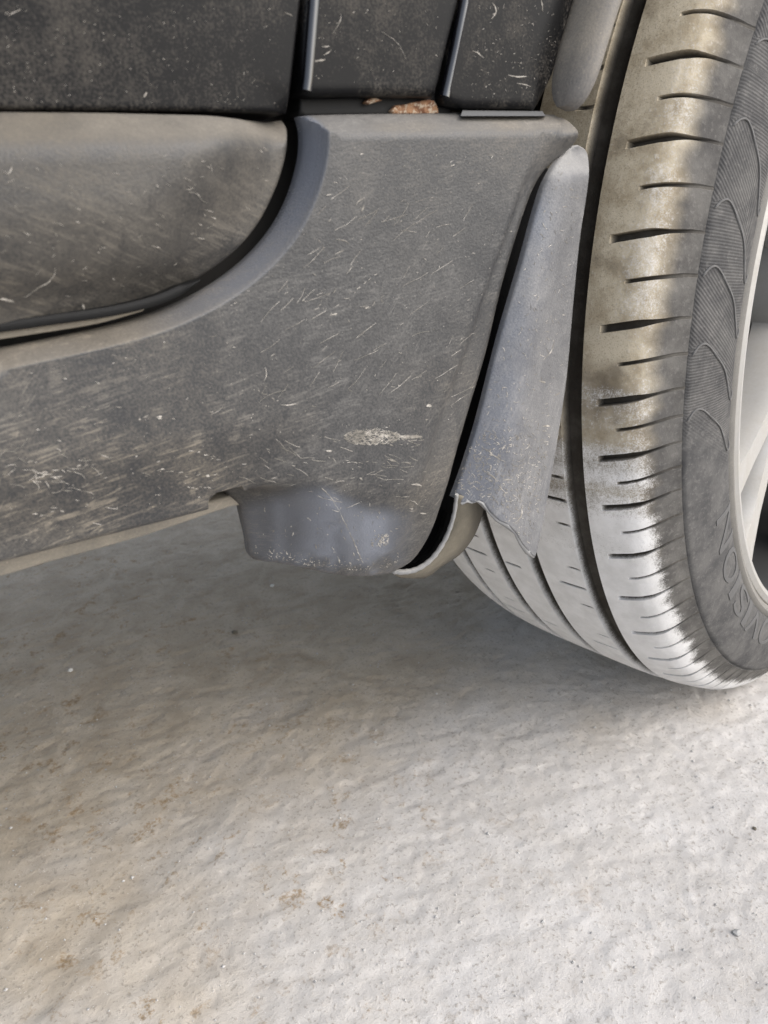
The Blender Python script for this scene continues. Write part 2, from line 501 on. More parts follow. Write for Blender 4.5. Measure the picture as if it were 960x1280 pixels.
YC = 0.252
dc_curve = catmull([(353, 150), (359, 165), (355, 200), (342, 240), (320, 282), (290, 316), (250, 345), (205, 370), (160, 385), (80, 396), (0, 408)], 6)
dcTop = S([(0, 141), (120, 142), (240, 145), (330, 148), (345, 149)], YC + 0.0145)
zt = dcTop[0][1]
dcEdge = S(dc_curve, YC + 0.014); zb = dcEdge[-1][1]
def dc_relief(X, Z):
    d = pdist(X, Z, dcEdge)
    dt = zt + 0.0015 - Z
    r = chamfer(dt, 0.0105, 0.013, 0.2)
    r = r + 0.016 * (1 - sstep(0.0, 0.034, d)) * sstep(-0.05, 0.10, X)
    r = r + 0.008 * (1 - sstep(0.0, 0.020, Z - zb))
    return r - 0.0
dcS = fit_outline(dc_curve, YC, dc_relief, 0.0018)
dcEdge = dcS; zb = dcS[-1][1]
dc_out = np.concatenate([[(-0.95, zt)], dcTop, dcS, [(-0.95, zb)]])
dclad, dc_s, dc_o = panel('door_cladding', dc_out, YC, dc_relief, 0.004, 0.0018, M_doorclad, door, grid=0.004, step=0.003, fx=0.0)

# --- rocker cladding ahead of the door, with the air scoop at its lower end
lip_px = catmull([(372, 146), (377, 170), (374, 205), (360, 250), (336, 292), (300, 330), (255, 362), (205, 386), (150, 404), (75, 421), (0, 436)], 6)
top_px = [(690, 144), (600, 141), (500, 142), (420, 144), (385, 145)]
right_px = catmull([(487, 716), (515, 697), (536, 662), (550, 622), (564, 575), (583, 510), (604, 440), (623, 360), (643, 292), (658, 248), (672, 221), (690, 202), (712, 184), (719, 166), (708, 152), (690, 144)], 6)
bot_px = catmull([(297, 627), (301, 645), (307, 670), (314, 697), (345, 703), (385, 711), (420, 718), (455, 720), (487, 716)], 5)
YM = YB
lipS = S(lip_px, YM + 0.0127); rightS = S(right_px, YM + 0.0102); topS = S(top_px, YM + 0.0142)
botS = np.array([survey(x, y, YM + 0.003 + 0.026 * float(np.clip((445 - x) / 130, 0, 1)) ** 1.3 + 0.007 * float(sstep(460, 487, x))) for x, y in bot_px])
z_lip = lipS[-1][1]
low_px = [(0, 702), (100, 677), (200, 652), (297, 627)]
lowS = S(low_px, YM + 0.008)
z_top = topS[2][1]
ridge = np.array([(392, 560), (398, 607), (425, 645), (446, 690), (452, 725)], float)
fold = np.array([(200, 652), (297, 625), (340, 613), (380, 606), (440, 602), (520, 600)], float)
def m_relief(X, Z):
    px, py = back(X, Z, YM)
    dl = pdist(X, Z, lipS)
    dr = pdist(X, Z, rightS)
    r = np.maximum(chamfer(z_top + 0.0008 - Z, 0.0078, 0.012, 0.15), 0)
    lw = 0.0046
    r = np.maximum(r, chamfer(dl, lw, 0.0105, 0.55))
    # shallow step, then a turned-in border along the wheel side
    w = 0.012 + 0.010 * sstep(250, 560, py)
    r = r + 0.0035 * (1 - sstep(w * 0.75, w * 1.05, dr)) * sstep(170, 260, py)
    r = np.maximum(r, 0.0080 * (1 - np.clip(dr / 0.0135, 0, 1)) ** 1.6)
    # soft pull-in towards the lower edge
    zl = lowS[0][1]
    r = r + 0.006 * (1 - sstep(0.0, 0.035, Z - zl)) * (1 - sstep(300, 420, px))
    # scoop
    rx = np.interp(py, ridge[:, 1], ridge[:, 0]); fy = np.interp(px, fold[:, 0], fold[:, 1])
    left = np.clip((rx + 6 - px) / 130.0, 0, 1.3)
    wsoft = 3.0 + 60 * sstep(320, 430, px)
    below = sstep(-0.3, 1.0, (py - fy) / wsoft) * sstep(268, 284, px)
    r = r + below * 0.026 * left ** 1.3
    r = r + 0.013 * np.clip((py - 598) / 118.0, 0, 1.2) ** 1.5 * sstep(282, 300, px)
    r = r - below * 0.0016 * np.exp(-((px - np.interp(py, [600, 640, 700], [352, 362, 374])) / 5.0) ** 2)
    r = r - below * 0.0012 * np.exp(-((px - rx) / 4.0) ** 2)
    return r
for it in range(6):
    rel = m_relief(rightS[:, 0], rightS[:, 1])
    rel = np.convolve(np.pad(rel, 5, mode='edge'), np.ones(11) / 11, 'valid')
    rightS = np.array([survey(p[0], p[1], YM + rel[i] + 0.0022) for i, p in enumerate(right_px)])
rightF = rightS
botF = fit_outline(bot_px, YM, m_relief, 0.0022, 6); botF[-1] = rightF[0]
m_out = np.concatenate([topS, lipS, [(-0.95, z_lip), (-0.95, lowS[0][1])], lowS, botF[1:], rightF[1:-1]])
lt = np.gradient(lipS, axis=0); lt /= np.linalg.norm(lt, axis=1)[:, None]
ln_ = np.stack([-lt[:, 1], lt[:, 0]], -1)
if ln_[0][0] < 0: ln_ = -ln_
lip_rings = np.concatenate([resample(lipS + ln_ * d, 0.0015, False) for d in (0.0036, 0.0041, 0.0046, 0.0051, 0.0057, 0.0065, 0.0076)])
rt = np.gradient(rightF, axis=0); rt /= np.linalg.norm(rt, axis=1)[:, None]
rn = np.stack([-rt[:, 1], rt[:, 0]], -1)
lip_rings = np.concatenate([lip_rings] + [resample(rightF[6:-12] + rn[6:-12] * d, 0.0016, False) for d in (0.0042, 0.0054, 0.0068, 0.0084, 0.0102, 0.0122, 0.0145, 0.0170)])
rock, rock_s, rock_o = panel('rocker_cladding', m_out, YM, m_relief, 0.003, 0.0022, M_clad, car, grid=0.0026, step=0.0022, sharp=55, fx=-0.02, extra=lip_rings)

def set_clean_sheen(ob, fn, Yn):
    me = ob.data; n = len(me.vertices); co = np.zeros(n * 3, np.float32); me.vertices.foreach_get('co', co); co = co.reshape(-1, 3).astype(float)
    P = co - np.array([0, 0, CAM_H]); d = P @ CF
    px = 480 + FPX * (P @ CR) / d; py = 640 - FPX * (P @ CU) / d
    a = me.attributes.new('clean_sheen', 'FLOAT', 'POINT'); a.data.foreach_set('value', fn(co[:, 0], co[:, 2], px, py).astype(np.float32))
def set_heavy(ob, fn):
    me = ob.data; n = len(me.vertices); co = np.zeros(n * 3, np.float32); me.vertices.foreach_get('co', co); co = co.reshape(-1, 3).astype(float)
    a = me.attributes.new('heavy', 'FLOAT', 'POINT'); a.data.foreach_set('value', fn(co[:, 0], co[:, 2]).astype(np.float32))
def rock_clean_sheen(X, Z, px, py):
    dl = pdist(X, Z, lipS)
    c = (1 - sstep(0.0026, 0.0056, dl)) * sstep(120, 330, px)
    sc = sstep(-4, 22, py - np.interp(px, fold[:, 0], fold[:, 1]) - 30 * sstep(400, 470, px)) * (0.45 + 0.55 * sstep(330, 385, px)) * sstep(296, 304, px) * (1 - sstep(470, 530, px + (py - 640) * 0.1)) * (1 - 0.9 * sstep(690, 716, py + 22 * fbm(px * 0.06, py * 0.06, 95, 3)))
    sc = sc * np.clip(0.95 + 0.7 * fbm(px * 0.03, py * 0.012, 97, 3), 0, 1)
    return np.maximum(c * 0.9, 0.95 * sc)  # lip and scoop: less dust, plus painted bluish sky sheen
set_clean_sheen(rock, rock_clean_sheen, YM)
set_heavy(rock, lambda X, Z: 0.85 * (1 - sstep(0.05, 0.16, X + 0.02 * fbm(X * 30, Z * 30, 91, 2))) * (1 - sstep(0.345, 0.385, Z)))
set_heavy(dclad, lambda X, Z: 0.9 * (1 - sstep(0.400, 0.430, Z)))

# seal and sill strips in the door gap
def strip(name, pts_px, Y, w, depth, mat, parent, x0=-0.95):
    c = S(pts_px, Y); c = np.concatenate([[(x0, c[0][1])], c])
    V = []; F = []
    prof = [(-w, depth), (-w, 0.0), (-w * 0.5, -w * 0.35), (w * 0.5, -w * 0.35), (w, 0.0), (w, depth)]
    n = len(prof)
    for i, p in enumerate(c):
        k = sstep(0, 1, (len(c) - 1 - i) / 2.0)
        t = c[min(i + 1, len(c) - 1)] - c[max(i - 1, 0)]; t = t / np.hypot(*t); nn = np.array([-t[1], t[0]])
        for a, b in prof: V.append((p[0] + nn[0] * a * max(k, .15), Y + b, p[1] + nn[1] * a * max(k, .15)))
    for i in range(len(c) - 1):
        for j in range(n - 1): F.append((i * n + j, (i + 1) * n + j, (i + 1) * n + j + 1, i * n + j + 1))
    F.append(tuple(range(n))); F.append(tuple(range((len(c) - 1) * n, len(c) * n)))
    return mesh_obj(name, V, F, mat, parent, sharp=40)
strip('door_seal', catmull([(0, 409), (70, 399), (140, 389), (200, 374), (250, 350)], 4), 0.268, 0.0016, 0.012, M_rubber, door)
strip('sill_strip', catmull([(0, 419), (60, 410), (120, 400), (165, 388), (185, 382)], 4), 0.272, 0.0012, 0.010, M_sill, car)

# flange of the sill under the cladding
fl_out = np.concatenate([[(-0.95, S([(0, 690)], .292)[0][1])], S([(0, 690), (300, 618), (306, 632), (290, 634), (240, 650), (180, 671), (120, 688), (60, 704), (0, 721)], 0.292), [(-0.95, S([(0, 721)], .292)[0][1])]])
sill, sill_s, _ = panel('sill_flange', fl_out, 0.292, lambda X, Z: 0.0015 * fbm(X * 30, Z * 60, 61, 2), 0.03, 0.0015, M_sill, car, grid=0.006, step=0.004)

# --- painted panels ahead of the door
YF = 0.268
pil_out = np.concatenate([S([(381, 3), (378, 60), (378, 116), (390, 121), (460, 120), (545, 121)], YF), S([(551, 100), (558, 70), (575, 2)], YF), [(0.205, 0.56), (0.23, 0.70), (0.245, 0.95), (0.186, 0.95), (0.176, 0.75), (0.158, 0.60)]])
pillar, pil_s, _ = panel('pillar_panel', pil_out, YF, lambda X, Z: 0.024 * sstep(0.5, 0.95, Z), 0.02, 0.0028, M_paint, car, grid=0.005, step=0.003)
pf_out = S([(376, 112), (570, 112), (566, 143), (374, 146)], 0.275)
pf, pf_s, _ = panel('pillar_flange', pf_out, 0.275, flat, 0.012, 0.001, M_rubber, pillar, grid=0.006)
fa = arc(0.3780, 162.6, 0, 80)
fen_out = np.concatenate([S([(580, 3), (568, 60), (556, 118), (560, 130), (580, 135), (640, 136), (678, 136)], YF), fa[1:], [(1.18, 0.335), (1.18, 0.80), (1.0, 0.92), (0.253, 0.95), (0.238, 0.70), (0.213, 0.56)]])
def fen_rel(X, Z):
    px, py = back(X, Z, YF)
    d = pdist(X, Z, fa)
    return 0.024 * sstep(0.5, 0.95, Z) + 0.003 * (1 - sstep(0.004, 0.010, d))
fender, fen_s, _ = panel('front_fender', fen_out, YF, fen_rel, 0.02, 0.0028, M_paint, car, grid=0.008, step=0.003)
fstrip = mesh_obj('fender_bracket', [(*p, ) for p in []] or [(S([(x, y)], Y)[0][0], Y, S([(x, y)], Y)[0][1]) for x, y, Y in
        ((578, 138, .270), (678, 139, .270), (682, 145, .266), (576, 145, .266), (578, 138, .285), (678, 139, .285), (682, 145, .285), (576, 145, .285))],
        [(0, 1, 2, 3), (7, 6, 5, 4), (0, 4, 5, 1), (3, 2, 6, 7), (0, 3, 7, 4), (1, 5, 6, 2)], NT('grey_bracket_paint').out((0.11, 0.11, 0.11), 0.8), fender, smooth=False)

# clean rolled paint edges that catch the sky
def rod(name, pts3, r, mat, parent, n=8, taper=True):
    V = []; F = []
    pts3 = [np.array(p, float) for p in pts3]
    for i, p in enumerate(pts3):
        t = pts3[min(i + 1, len(pts3) - 1)] - pts3[max(i - 1, 0)]; t /= np.linalg.norm(t)
        u = np.cross(t, (0, 1, 0)); u /= np.linalg.norm(u); v = np.cross(t, u)
        rr_ = r if np.isscalar(r) else r[i]
        for k in range(n):
            a = 2 * math.pi * k / n
            V.append(p + rr_ * (math.cos(a) * u + math.sin(a) * v))
    m = len(pts3)
    for i in range(m - 1):
        for k in range(n): F.append((i * n + k, i * n + (k + 1) % n, (i + 1) * n + (k + 1) % n, (i + 1) * n + k))
    F.append(tuple(range(n))[::-1]); F.append(tuple(range((m - 1) * n, m * n)))
    return mesh_obj(name, V, F, mat, parent, sharp=60)
def p3(px, py, Y):
    x, z = survey(px, py, Y); return (x, Y, z)
rod('rolled_edge', [(0.170, .275, .75), (0.152, .273, 0.60)] + [p3(x, y, .2672) for x, y in ((396, -60), (392, 10), (388, 60), (385, 100), (383, 114))], 0.0020, M_edge, pillar, 14)
rod('rolled_edge', [(0.232, .275, .70), (0.207, .273, 0.56)] + [p3(x, y, .2705) for x, y in ((594, -60), (580, 8), (570, 60), (560, 105), (556, 122))], 0.0024, M_edge, fender, 14)

# --- arch trim (half-round ring round the wheel opening)
def arch_trim():
    prof = [(0.3772, 0.274), (0.3768, 0.2640), (0.3750, 0.2590), (0.3722, 0.2560), (0.3690, 0.2553), (0.3664, 0.2575), (0.3650, 0.2625), (0.3652, 0.2700), (0.367, 0.2740)]
    angs = np.concatenate([np.linspace(162.3, 159.4, 8), np.linspace(158.6, 5, 90)])
    V = []; F = []; n = len(prof)
    for a in angs:
        k = math.sqrt(max(0.0, 1 - max(0.0, (a - 159.4) / 3.0) ** 2))     # rounded lower end
        for r, y in prof:
            rc = 0.3710 + (r - 0.3710) * (0.35 + 0.65 * k); yc = 0.266 + (y - 0.266) * (0.2 + 0.8 * k)
            V.append((WC[0] + rc * math.cos(R(a)), yc, WC[2] + rc * math.sin(R(a))))
    for i in range(len(angs) - 1):
        for j in range(n - 1): F.append((i * n + j, i * n + j + 1, (i + 1) * n + j + 1, (i + 1) * n + j))
    F.append(tuple(range(n))[::-1])
    return mesh_obj('arch_trim', V, F, M_trim, car, sharp=60)
arch_trim()

# --- torn flap hanging at the rear of the arch
YP = 0.262
fl_left = catmull([(716, 182), (700, 196), (684, 222), (672, 255), (650, 335), (624, 425), (600, 520), (582, 580), (567, 622)], 5)
fl_bot = [(574, 626), (580, 630), (586, 626), (592, 629), (598, 626), (604, 629), (612, 640), (622, 650), (634, 656), (645, 667), (652, 680), (660, 690), (668, 697)]
fl_right = catmull([(668, 697), (675, 668), (686, 610), (697, 545), (708, 470), (716, 380), (724, 300), (733, 240), (736, 206), (732, 188), (722, 181)], 5)
crease = np.array([(712, 180), (700, 240), (676, 330), (655, 430), (640, 530), (628, 640), (624, 700)], float)
def flap_rel(X, Z):
    px, py = back(X, Z, YP)
    cx = np.interp(py, crease[:, 1], crease[:, 0])
    s = (px - cx) / 50.0
    r = 0.014 * (np.sqrt(np.where(s < 0, s * s * 1.3, s * s * 0.60) + 0.08) - 0.28)
    r = r + 0.010 * (1 - sstep(178, 225, py)) 
    r = r - 0.004 * sstep(600, 700, py) * sstep(-0.2, 0.8, s)
    return r
flap_out = fit_outline(list(map(tuple, fl_left)) + fl_bot + list(map(tuple, fl_right[1:])), YP, flap_rel, 0.0009)
flap, flap_s, flap_o = panel('torn_flap', flap_out, YP, flap_rel, 0.0022, 0.0009, M_flap, car, grid=0.0026, step=0.0018, sharp=55)
flap['label'] = 'torn grey plastic flap with a ragged lower edge beside the tyre'
set_clean_sheen(flap, lambda X, Z, px, py: 0.6 * np.clip(0.9 + 0.8 * fbm(px * 0.03, py * 0.012, 99, 3), 0, 1) * (1 - sstep(-12, 22, px - np.interp(py, crease[:, 1], crease[:, 0]))) * sstep(215, 280, py), YP)  # left of the crease: less dust and a painted bluish sky sheen
set_heavy(flap, lambda X, Z: 0.9 * (1 - sstep(0.29, 0.33, Z)) + 0.3)
# pale broken edge along the tear
te = fit_outline(fl_bot, YP, flap_rel, 0.0009); ty = flap_s(te[:, 0], te[:, 1])
rod('broken_edge', [(te[i][0] + 0.0001, ty[i] + 0.0008, te[i][1] + 0.0002) for i in range(len(te))], [0.0009 + 0.0004 * (i % 3) for i in range(len(te))], M_torn, flap, 6)

# inner layer: pale cut edge, ochre outer face, gutter
e1 = catmull([(571, 618), (567, 645), (557, 673), (541, 697), (522, 711), (503, 715), (487, 713)], 6)
e2 = catmull([(606, 624), (599, 652), (589, 674), (573, 693), (550, 708), (531, 721), (500, 721)], 6)
ey = np.interp(np.linspace(0, 1, len(e1)), [0, 0.35, 1], [0.270, 0.279, 0.293])
E1 = [p3(x, y, ey[i]) for i, (x, y) in enumerate(e1)]; E2 = [p3(x, y, ey[i] + 0.007) for i, (x, y) in enumerate(e2)]
V = []; F = []
for a, b in zip(E1, E2):
    a = np.array(a); b = np.array(b)
    m = (a + b) / 2 + np.array([0, -0.0015, 0])
    V += [a, m, b]
for i in range(len(E1) - 1):
    for j in range(2): F.append((i * 3 + j, (i + 1) * 3 + j, (i + 1) * 3 + j + 1, i * 3 + j + 1))
inner = mesh_obj('inner_sheet', V, F, M_inner, car)
inner['label'] = 'ochre dusted inner plastic sheet curling below the flap'
so = inner.modifiers.new('thickness', 'SOLIDIFY'); so.thickness = 0.0012; so.offset = 0
rad = [0.0012] * len(E1)
for i in range(len(E1)):
    f = i / (len(E1) - 1); rad[i] = (0.0009 + 0.0007 * f) * (1 + 0.12 * math.sin(i * 2.3))
rad[-1] = 0.0005; rad[-2] = 0.0010
rod('cut_edge', E1, rad, M_torn, inner, 8)
# gutter floor
g0 = [p3(x, y, 0.2975) for x, y in ((560, 640), (551, 668), (538, 690), (520, 703), (500, 708), (485, 706))]
g1 = [(p[0] - 0.004, p[1] + 0.035, p[2] + 0.006) for p in g0]
V = g0 + g1; n = len(g0)
gut = mesh_obj('gutter', V, [(i, i + 1, n + i + 1, n + i) for i in range(n - 1)], M_rubber, car)
# dark backing behind the slot
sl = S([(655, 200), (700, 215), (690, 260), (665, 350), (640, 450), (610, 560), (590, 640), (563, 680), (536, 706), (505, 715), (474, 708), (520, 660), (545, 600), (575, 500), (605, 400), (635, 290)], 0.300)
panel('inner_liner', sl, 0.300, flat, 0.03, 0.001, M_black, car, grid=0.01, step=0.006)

# --- hidden structure: back panel, floor, wheel housing, bonnet; shell cut shallow to let sky light under the car
def quads(name, polys, mat, parent):
    V = []; F = []
    for p in polys:
        F.append(tuple(range(len(V), len(V) + len(p)))); V += list(p)
    return mesh_obj(name, V, F, mat, parent, smooth=False)
def boxm(lo, hi):
    x0, y0, z0 = lo; x1, y1, z1 = hi
    v = [(x0, y0, z0), (x1, y0, z0), (x1, y1, z0), (x0, y1, z0), (x0, y0, z1), (x1, y0, z1), (x1, y1, z1), (x0, y1, z1)]
    return [[v[i] for i in f] for f in ((0, 3, 2, 1), (4, 5, 6, 7), (0, 1, 5, 4), (1, 2, 6, 5), (2, 3, 7, 6), (3, 0, 4, 7))]
quads('hidden_cabin_shell', boxm((-0.95, 0.300, 0.345), (0.195, 0.98, 0.95)), M_shell, car)
quads('hidden_engine_shell', boxm((0.197, 0.66, 0.42), (1.16, 0.98, 0.93)), M_shell, car)
quads('hidden_bonnet', boxm((0.198, 0.305, 0.931), (1.17, 0.98, 0.955)), M_paint, car)
V = []; F = []
hs = np.linspace(172, 5, 60)
for a in hs:
    for y in (0.312, 0.66): V.append((WC[0] + 0.40 * math.cos(R(a)), y, WC[2] + 0.40 * math.sin(R(a))))
for i in range(len(hs) - 1): F.append((2 * i, 2 * i + 1, 2 * i + 3, 2 * i + 2))
mesh_obj('wheel_housing', V, F, M_shell, car)

# --- rust at the foot of the pillar panel
rp = S([(490, 138), (496, 131), (508, 130), (520, 127), (534, 124), (544, 125), (549, 131), (550, 141), (520, 142), (492, 142)], 0.2725)
panel('rust_patch', rp, 0.2725, lambda X, Z: 0.0012 * fbm(X * 420, Z * 420, 71, 3) + 0.0008, 0.003, 0.0005, M_rust, pillar, grid=0.0012, step=0.001)
rp2 = S([(457, 128), (462, 123), (470, 122), (480, 125), (473, 127), (463, 130)], 0.272)
panel('rust_patch', rp2, 0.272, lambda X, Z: 0.001 * fbm(X * 300, Z * 300, 75, 2), 0.002, 0.0006, M_rust, pillar, grid=0.0012, step=0.001)

# ------------------------------------------------------------------ wheel
def wp(a, r, th):
    return WC + WA * a + r * (math.cos(th) * WE + math.sin(th) * WZ)

def rubber():
    t = NT('dusty_tyre_rubber')
    col = t.attr('dirt')['Color']; s = t.n.new('ShaderNodeSeparateColor'); t.l.new(col, s.inputs[0])
    wh, br, zn = s.outputs
    side = t.attr('side')['Fac']
    uv = t.n.new('ShaderNodeUVMap').outputs[0]
    n1 = t.noise(60, 5, 0.65); n2 = t.noise(420, 3, 0.6); n3 = t.noise(18, 4, 0.6); n4 = t.noise(1300, 2, 0.6)
    c = t.mix(t.ramp(n1, 0.3, 0.7), (0.072, 0.071, 0.071), (0.130, 0.126, 0.121))
    c = t.mix(t.math('MULTIPLY', t.ramp(n2, 0.52, 0.72), 0.35), c, (0.21, 0.20, 0.19))
    # brown road dirt on the crown
    b = t.math('MULTIPLY', br, t.ramp(t.math('ADD', t.math('MULTIPLY', n3, 0.6), t.math('MULTIPLY', n1, 0.4)), 0.28, 0.46, 0.55, 1.0), clamp=True)
    bc = t.mix(t.ramp(n1, 0.35, 0.65), (0.34, 0.285, 0.20), (0.50, 0.44, 0.335))
    bc = t.mix(t.ramp(n2, 0.58, 0.72, 0, 0.6), bc, (0.52, 0.46, 0.37))
    bc = t.mix(t.ramp(n3, 0.54, 0.68, 0, 0.75), bc, (0.13, 0.105, 0.075))
    bc = t.mix(t.ramp(n4, 0.52, 0.70, 0, 0.45), bc, (0.13, 0.105, 0.075))
    c = t.mix(b, c, bc)
    # white dust pressed on by the floor
    wf = t.math('ADD', wh, t.math('ADD', t.math('MULTIPLY', t.math('SUBTRACT', n2, 0.5), 0.55), t.math('MULTIPLY', t.math('SUBTRACT', n4, 0.5), 0.9)))
    wf = t.math('ADD', wf, t.math('MULTIPLY', t.math('SUBTRACT', n1, 0.5), 0.22))
    wf = t.math('MULTIPLY', t.ramp(wf, 0.20, 0.85), t.ramp(wh, 0.02, 0.25), clamp=True)
    wc = t.mix(t.ramp(n1, 0.3, 0.7), (0.62, 0.61, 0.595), (0.74, 0.73, 0.72))
    c = t.mix(wf, c, wc)
    c = t.mix(t.math('MULTIPLY', t.attr('deep')['Fac'], t.ramp(n1, 0.3, 0.7, 0.95, 0.75)), c, (0.045, 0.039, 0.032))  # shade inside grooves and slots painted into the rubber colour
    # moulded hatching on the sidewall: two line directions
    uvs = t.sep(uv)
    l1 = t.math('SINE', t.math('MULTIPLY', uvs[0], 2 * math.pi / 0.00150))
    l2 = t.math('SINE', t.math('MULTIPLY', t.math('ADD', uvs[0], t.math('MULTIPLY', uvs[1], -0.85)), 2 * math.pi / 0.0021))
    z1 = t.ramp(zn, 0.49, 0.51)
    ln = t.math('ADD', t.math('MULTIPLY', l2, z1), t.math('MULTIPLY', l1, t.math('SUBTRACT', 1.0, z1)))
    ln = t.math('MULTIPLY', ln, side)
    c = t.mix(t.math('MULTIPLY', t.ramp(ln, -0.2, -0.9), 0.35), c, (0.055, 0.052, 0.05))
    nrm = t.bump(ln, 0.32, 0.0006)
    nrm = t.bump(n2, 0.3, 0.0008, nrm)
    nrm = t.bump(n4, 0.2, 0.0003, nrm)
    return t.out(c, 0.97, nrm, Specular_IOR_Level=0.08)
M_tyre = rubber()

def alloy():
    t = NT('dusty_silver_alloy')
    n = t.noise(40, 5, 0.6); n2 = t.noise(500, 3)
    f = t.math('MULTIPLY_ADD', n2, 0.3, t.ramp(n, 0.3, 0.7, 0.1, 0.45))
    c = t.mix(f, (0.46, 0.455, 0.44), (0.35, 0.325, 0.285))
    return t.out(c, t.ramp(f, 0, 0.8, 0.34, 0.7), t.bump(n2, 0.1, 0.0004), Metallic=0.35)
M_alloy = alloy()
M_bead = dusty('dusty_rim_protector', (0.09, 0.088, 0.083), (0.25, 0.235, 0.21), 0.55, 0.4, seed=44.0)
M_dark = NT('brake_shadow_metal').out((0.02, 0.02, 0.02), 0.6)

# rim barrel and lip = the wheel itself
def lathe(name, prof, mat, parent, n=180, sharp=35):
    V = []; F = []; m = len(prof)
    for i in range(n):
        th = 2 * math.pi * i / n
        for a, r in prof: V.append(wp(a, r, th))
    for i in range(n):
        for j in range(m - 1): F.append((i * m + j, i * m + j + 1, ((i + 1) % n) * m + j + 1, ((i + 1) % n) * m + j))
    return mesh_obj(name, V, F, mat, parent, sharp=sharp)
wheel = lathe('wheel', [(0.092, 0.262), (0.1055, 0.2600), (0.1105, 0.2578), (0.1122, 0.2545), (0.1116, 0.2515), (0.1092, 0.2498), (0.104, 0.2490), (0.099, 0.2494)], M_alloy, car)
wheel['label'] = 'dusty silver alloy wheel with a worn tyre turned outwards'
lathe('rim_protector', [(0.1105, 0.2680), (0.1126, 0.2664), (0.1136, 0.2640), (0.1126, 0.2608), (0.107, 0.2570)], M_bead, wheel)
lathe('rim_barrel', [(0.0985, 0.2496), (0.085, 0.2440), (0.04, 0.236), (-0.10, 0.236), (-0.11, 0.258)], M_dark, wheel)
lathe('brake_disc', [(0.03, 0.06), (0.03, 0.165), (0.005, 0.165), (0.005, 0.23)], M_dark, wheel, 60)
lathe('hub', [(0.085, 0.0), (0.085, 0.03), (0.08, 0.05), (0.07, 0.068), (0.03, 0.070)], M_alloy, wheel, 48)

# spokes: five pairs
def spoke(th0, spread):
    V = []; F = []
    rows = [(0.052, 0.015, 0.066, 0.037), (0.10, 0.0125, 0.080, 0.050), (0.16, 0.0115, 0.092, 0.062), (0.21, 0.012, 0.100, 0.068), (0.236, 0.015, 0.1045, 0.070), (0.2495, 0.021, 0.1065, 0.070)]
    for r, w, af, ab in rows:
        th = th0 + spread * (r - 0.05) / 0.19
        for u, a in ((-w, ab), (-w, af - 0.008), (-w * 0.72, af), (w * 0.72, af), (w, af - 0.008), (w, ab)):
            V.append(wp(a, r, th + u / r))
    n = 6
    for i in range(len(rows) - 1):
        for j in range(n): F.append((i * n + j, i * n + (j + 1) % n, (i + 1) * n + (j + 1) % n, (i + 1) * n + j))
    return mesh_obj('spoke', V, F, M_alloy, wheel, sharp=30)
for k in range(5):
    for sgn in (-1, 1): spoke(R(211.5 + 72 * k), sgn * R(8.0))

# tyre
slots = [156.5, 162.84, 170.16, 177.5, 184.05, 189.55, 194.96, 201.16, 207.67, 214.6, 221.6, 228.0, 234.6]
while slots[-1] < 156.5 + 360 - 9: slots.append(slots[-1] + 6.4 + 0.5 * math.sin(len(slots) * 1.9))
slots = np.array(slots); slots = 156.5 + (slots - 156.5)
nP = len(slots); nxt = np.append(slots[1:], slots[0] + 360)
def crown(a): return 0.3405 - 0.0060 * (abs(a) / 0.085) ** 4
prof = []        # (a, r, region)   region: 0 rib top, 1 groove floor, 2 shoulder, 3 sidewall
grooves = [(-0.058, 0.0075), (-0.021, 0.0095), (0.0135, 0.0095), (0.0565, 0.0125)]
edges = [-0.085]
for c, w in grooves:
    edges += [c - w / 2, c + w / 2]
edges.append(0.0700)
inner_side = [(-0.095, 0.245), (-0.108, 0.262), (-0.116, 0.285), (-0.112, 0.305), (-0.104, 0.322), (-0.095, 0.331)]
for a, r in inner_side: prof.append((a, r, 4))
for k in range(0, len(edges), 2):
    a0, a1 = edges[k], edges[k + 1]
    m = max(3, int((a1 - a0) / 0.005))
    for q in range(m + 1):
        a = a0 + (a1 - a0) * q / m
        prof.append((a, crown(a), 0))
    if k + 2 < len(edges):
        g0, g1 = a1, edges[k + 2]
        for q, dp in ((0.10, 0.0068), (0.35, 0.0075), (0.65, 0.0075), (0.90, 0.0068)):
            a = g0 + (g1 - g0) * q; prof.append((a, crown(a) - dp, 1))
for a in (0.0710, 0.0720, 0.0735, 0.077, 0.0808, 0.0822, 0.0835, 0.0865): prof.append((a, crown(a), 2))
sh = catmull([(0.0865, crown(0.0865)), (0.0915, 0.3310), (0.0958, 0.3262), (0.0998, 0.3200), (0.1035, 0.3138), (0.1058, 0.3108)], 4)
for a, r in sh[1:]: prof.append((a, r, 2))
prof += [(0.1050, 0.3102, 5), (0.1052, 0.3096, 5), (0.1066, 0.3090, 3), (0.1076, 0.3078, 3)]
sw = catmull([(0.1076, 0.3078), (0.1105, 0.3000), (0.1132, 0.2890), (0.1140, 0.2780), (0.1128, 0.2690), (0.1085, 0.2650), (0.100, 0.2610)], 5)
for a, r in sw[1:]: prof.append((a, r, 3))
prof = [(float(a), float(r), g) for a, r, g in prof]
nC = len(prof)
arcl = np.concatenate([[0], np.cumsum([math.hypot(prof[i + 1][0] - prof[i][0], prof[i + 1][1] - prof[i][1]) for i in range(nC - 1)])])
peaks = np.array([131.0, 138.2, 145.3, 152.3, 159.2, 166.1, 171.9, 179.0, 185.5])
gr = np.array([0.262, 0.2655, 0.272, 0.284, 0.297, 0.3025, 0.3075, 0.311]); gt = np.array([8.6, 8.3, 6.7, 3.15, 0.55, 0.0, 0.15, 0.9])
A = np.array([p[0] for p in prof])[None, None]; RR = np.array([p[1] for p in prof])[None, None]; GG = np.array([p[2] for p in prof])[None, None]
PP = (nxt - slots)[:, None, None]
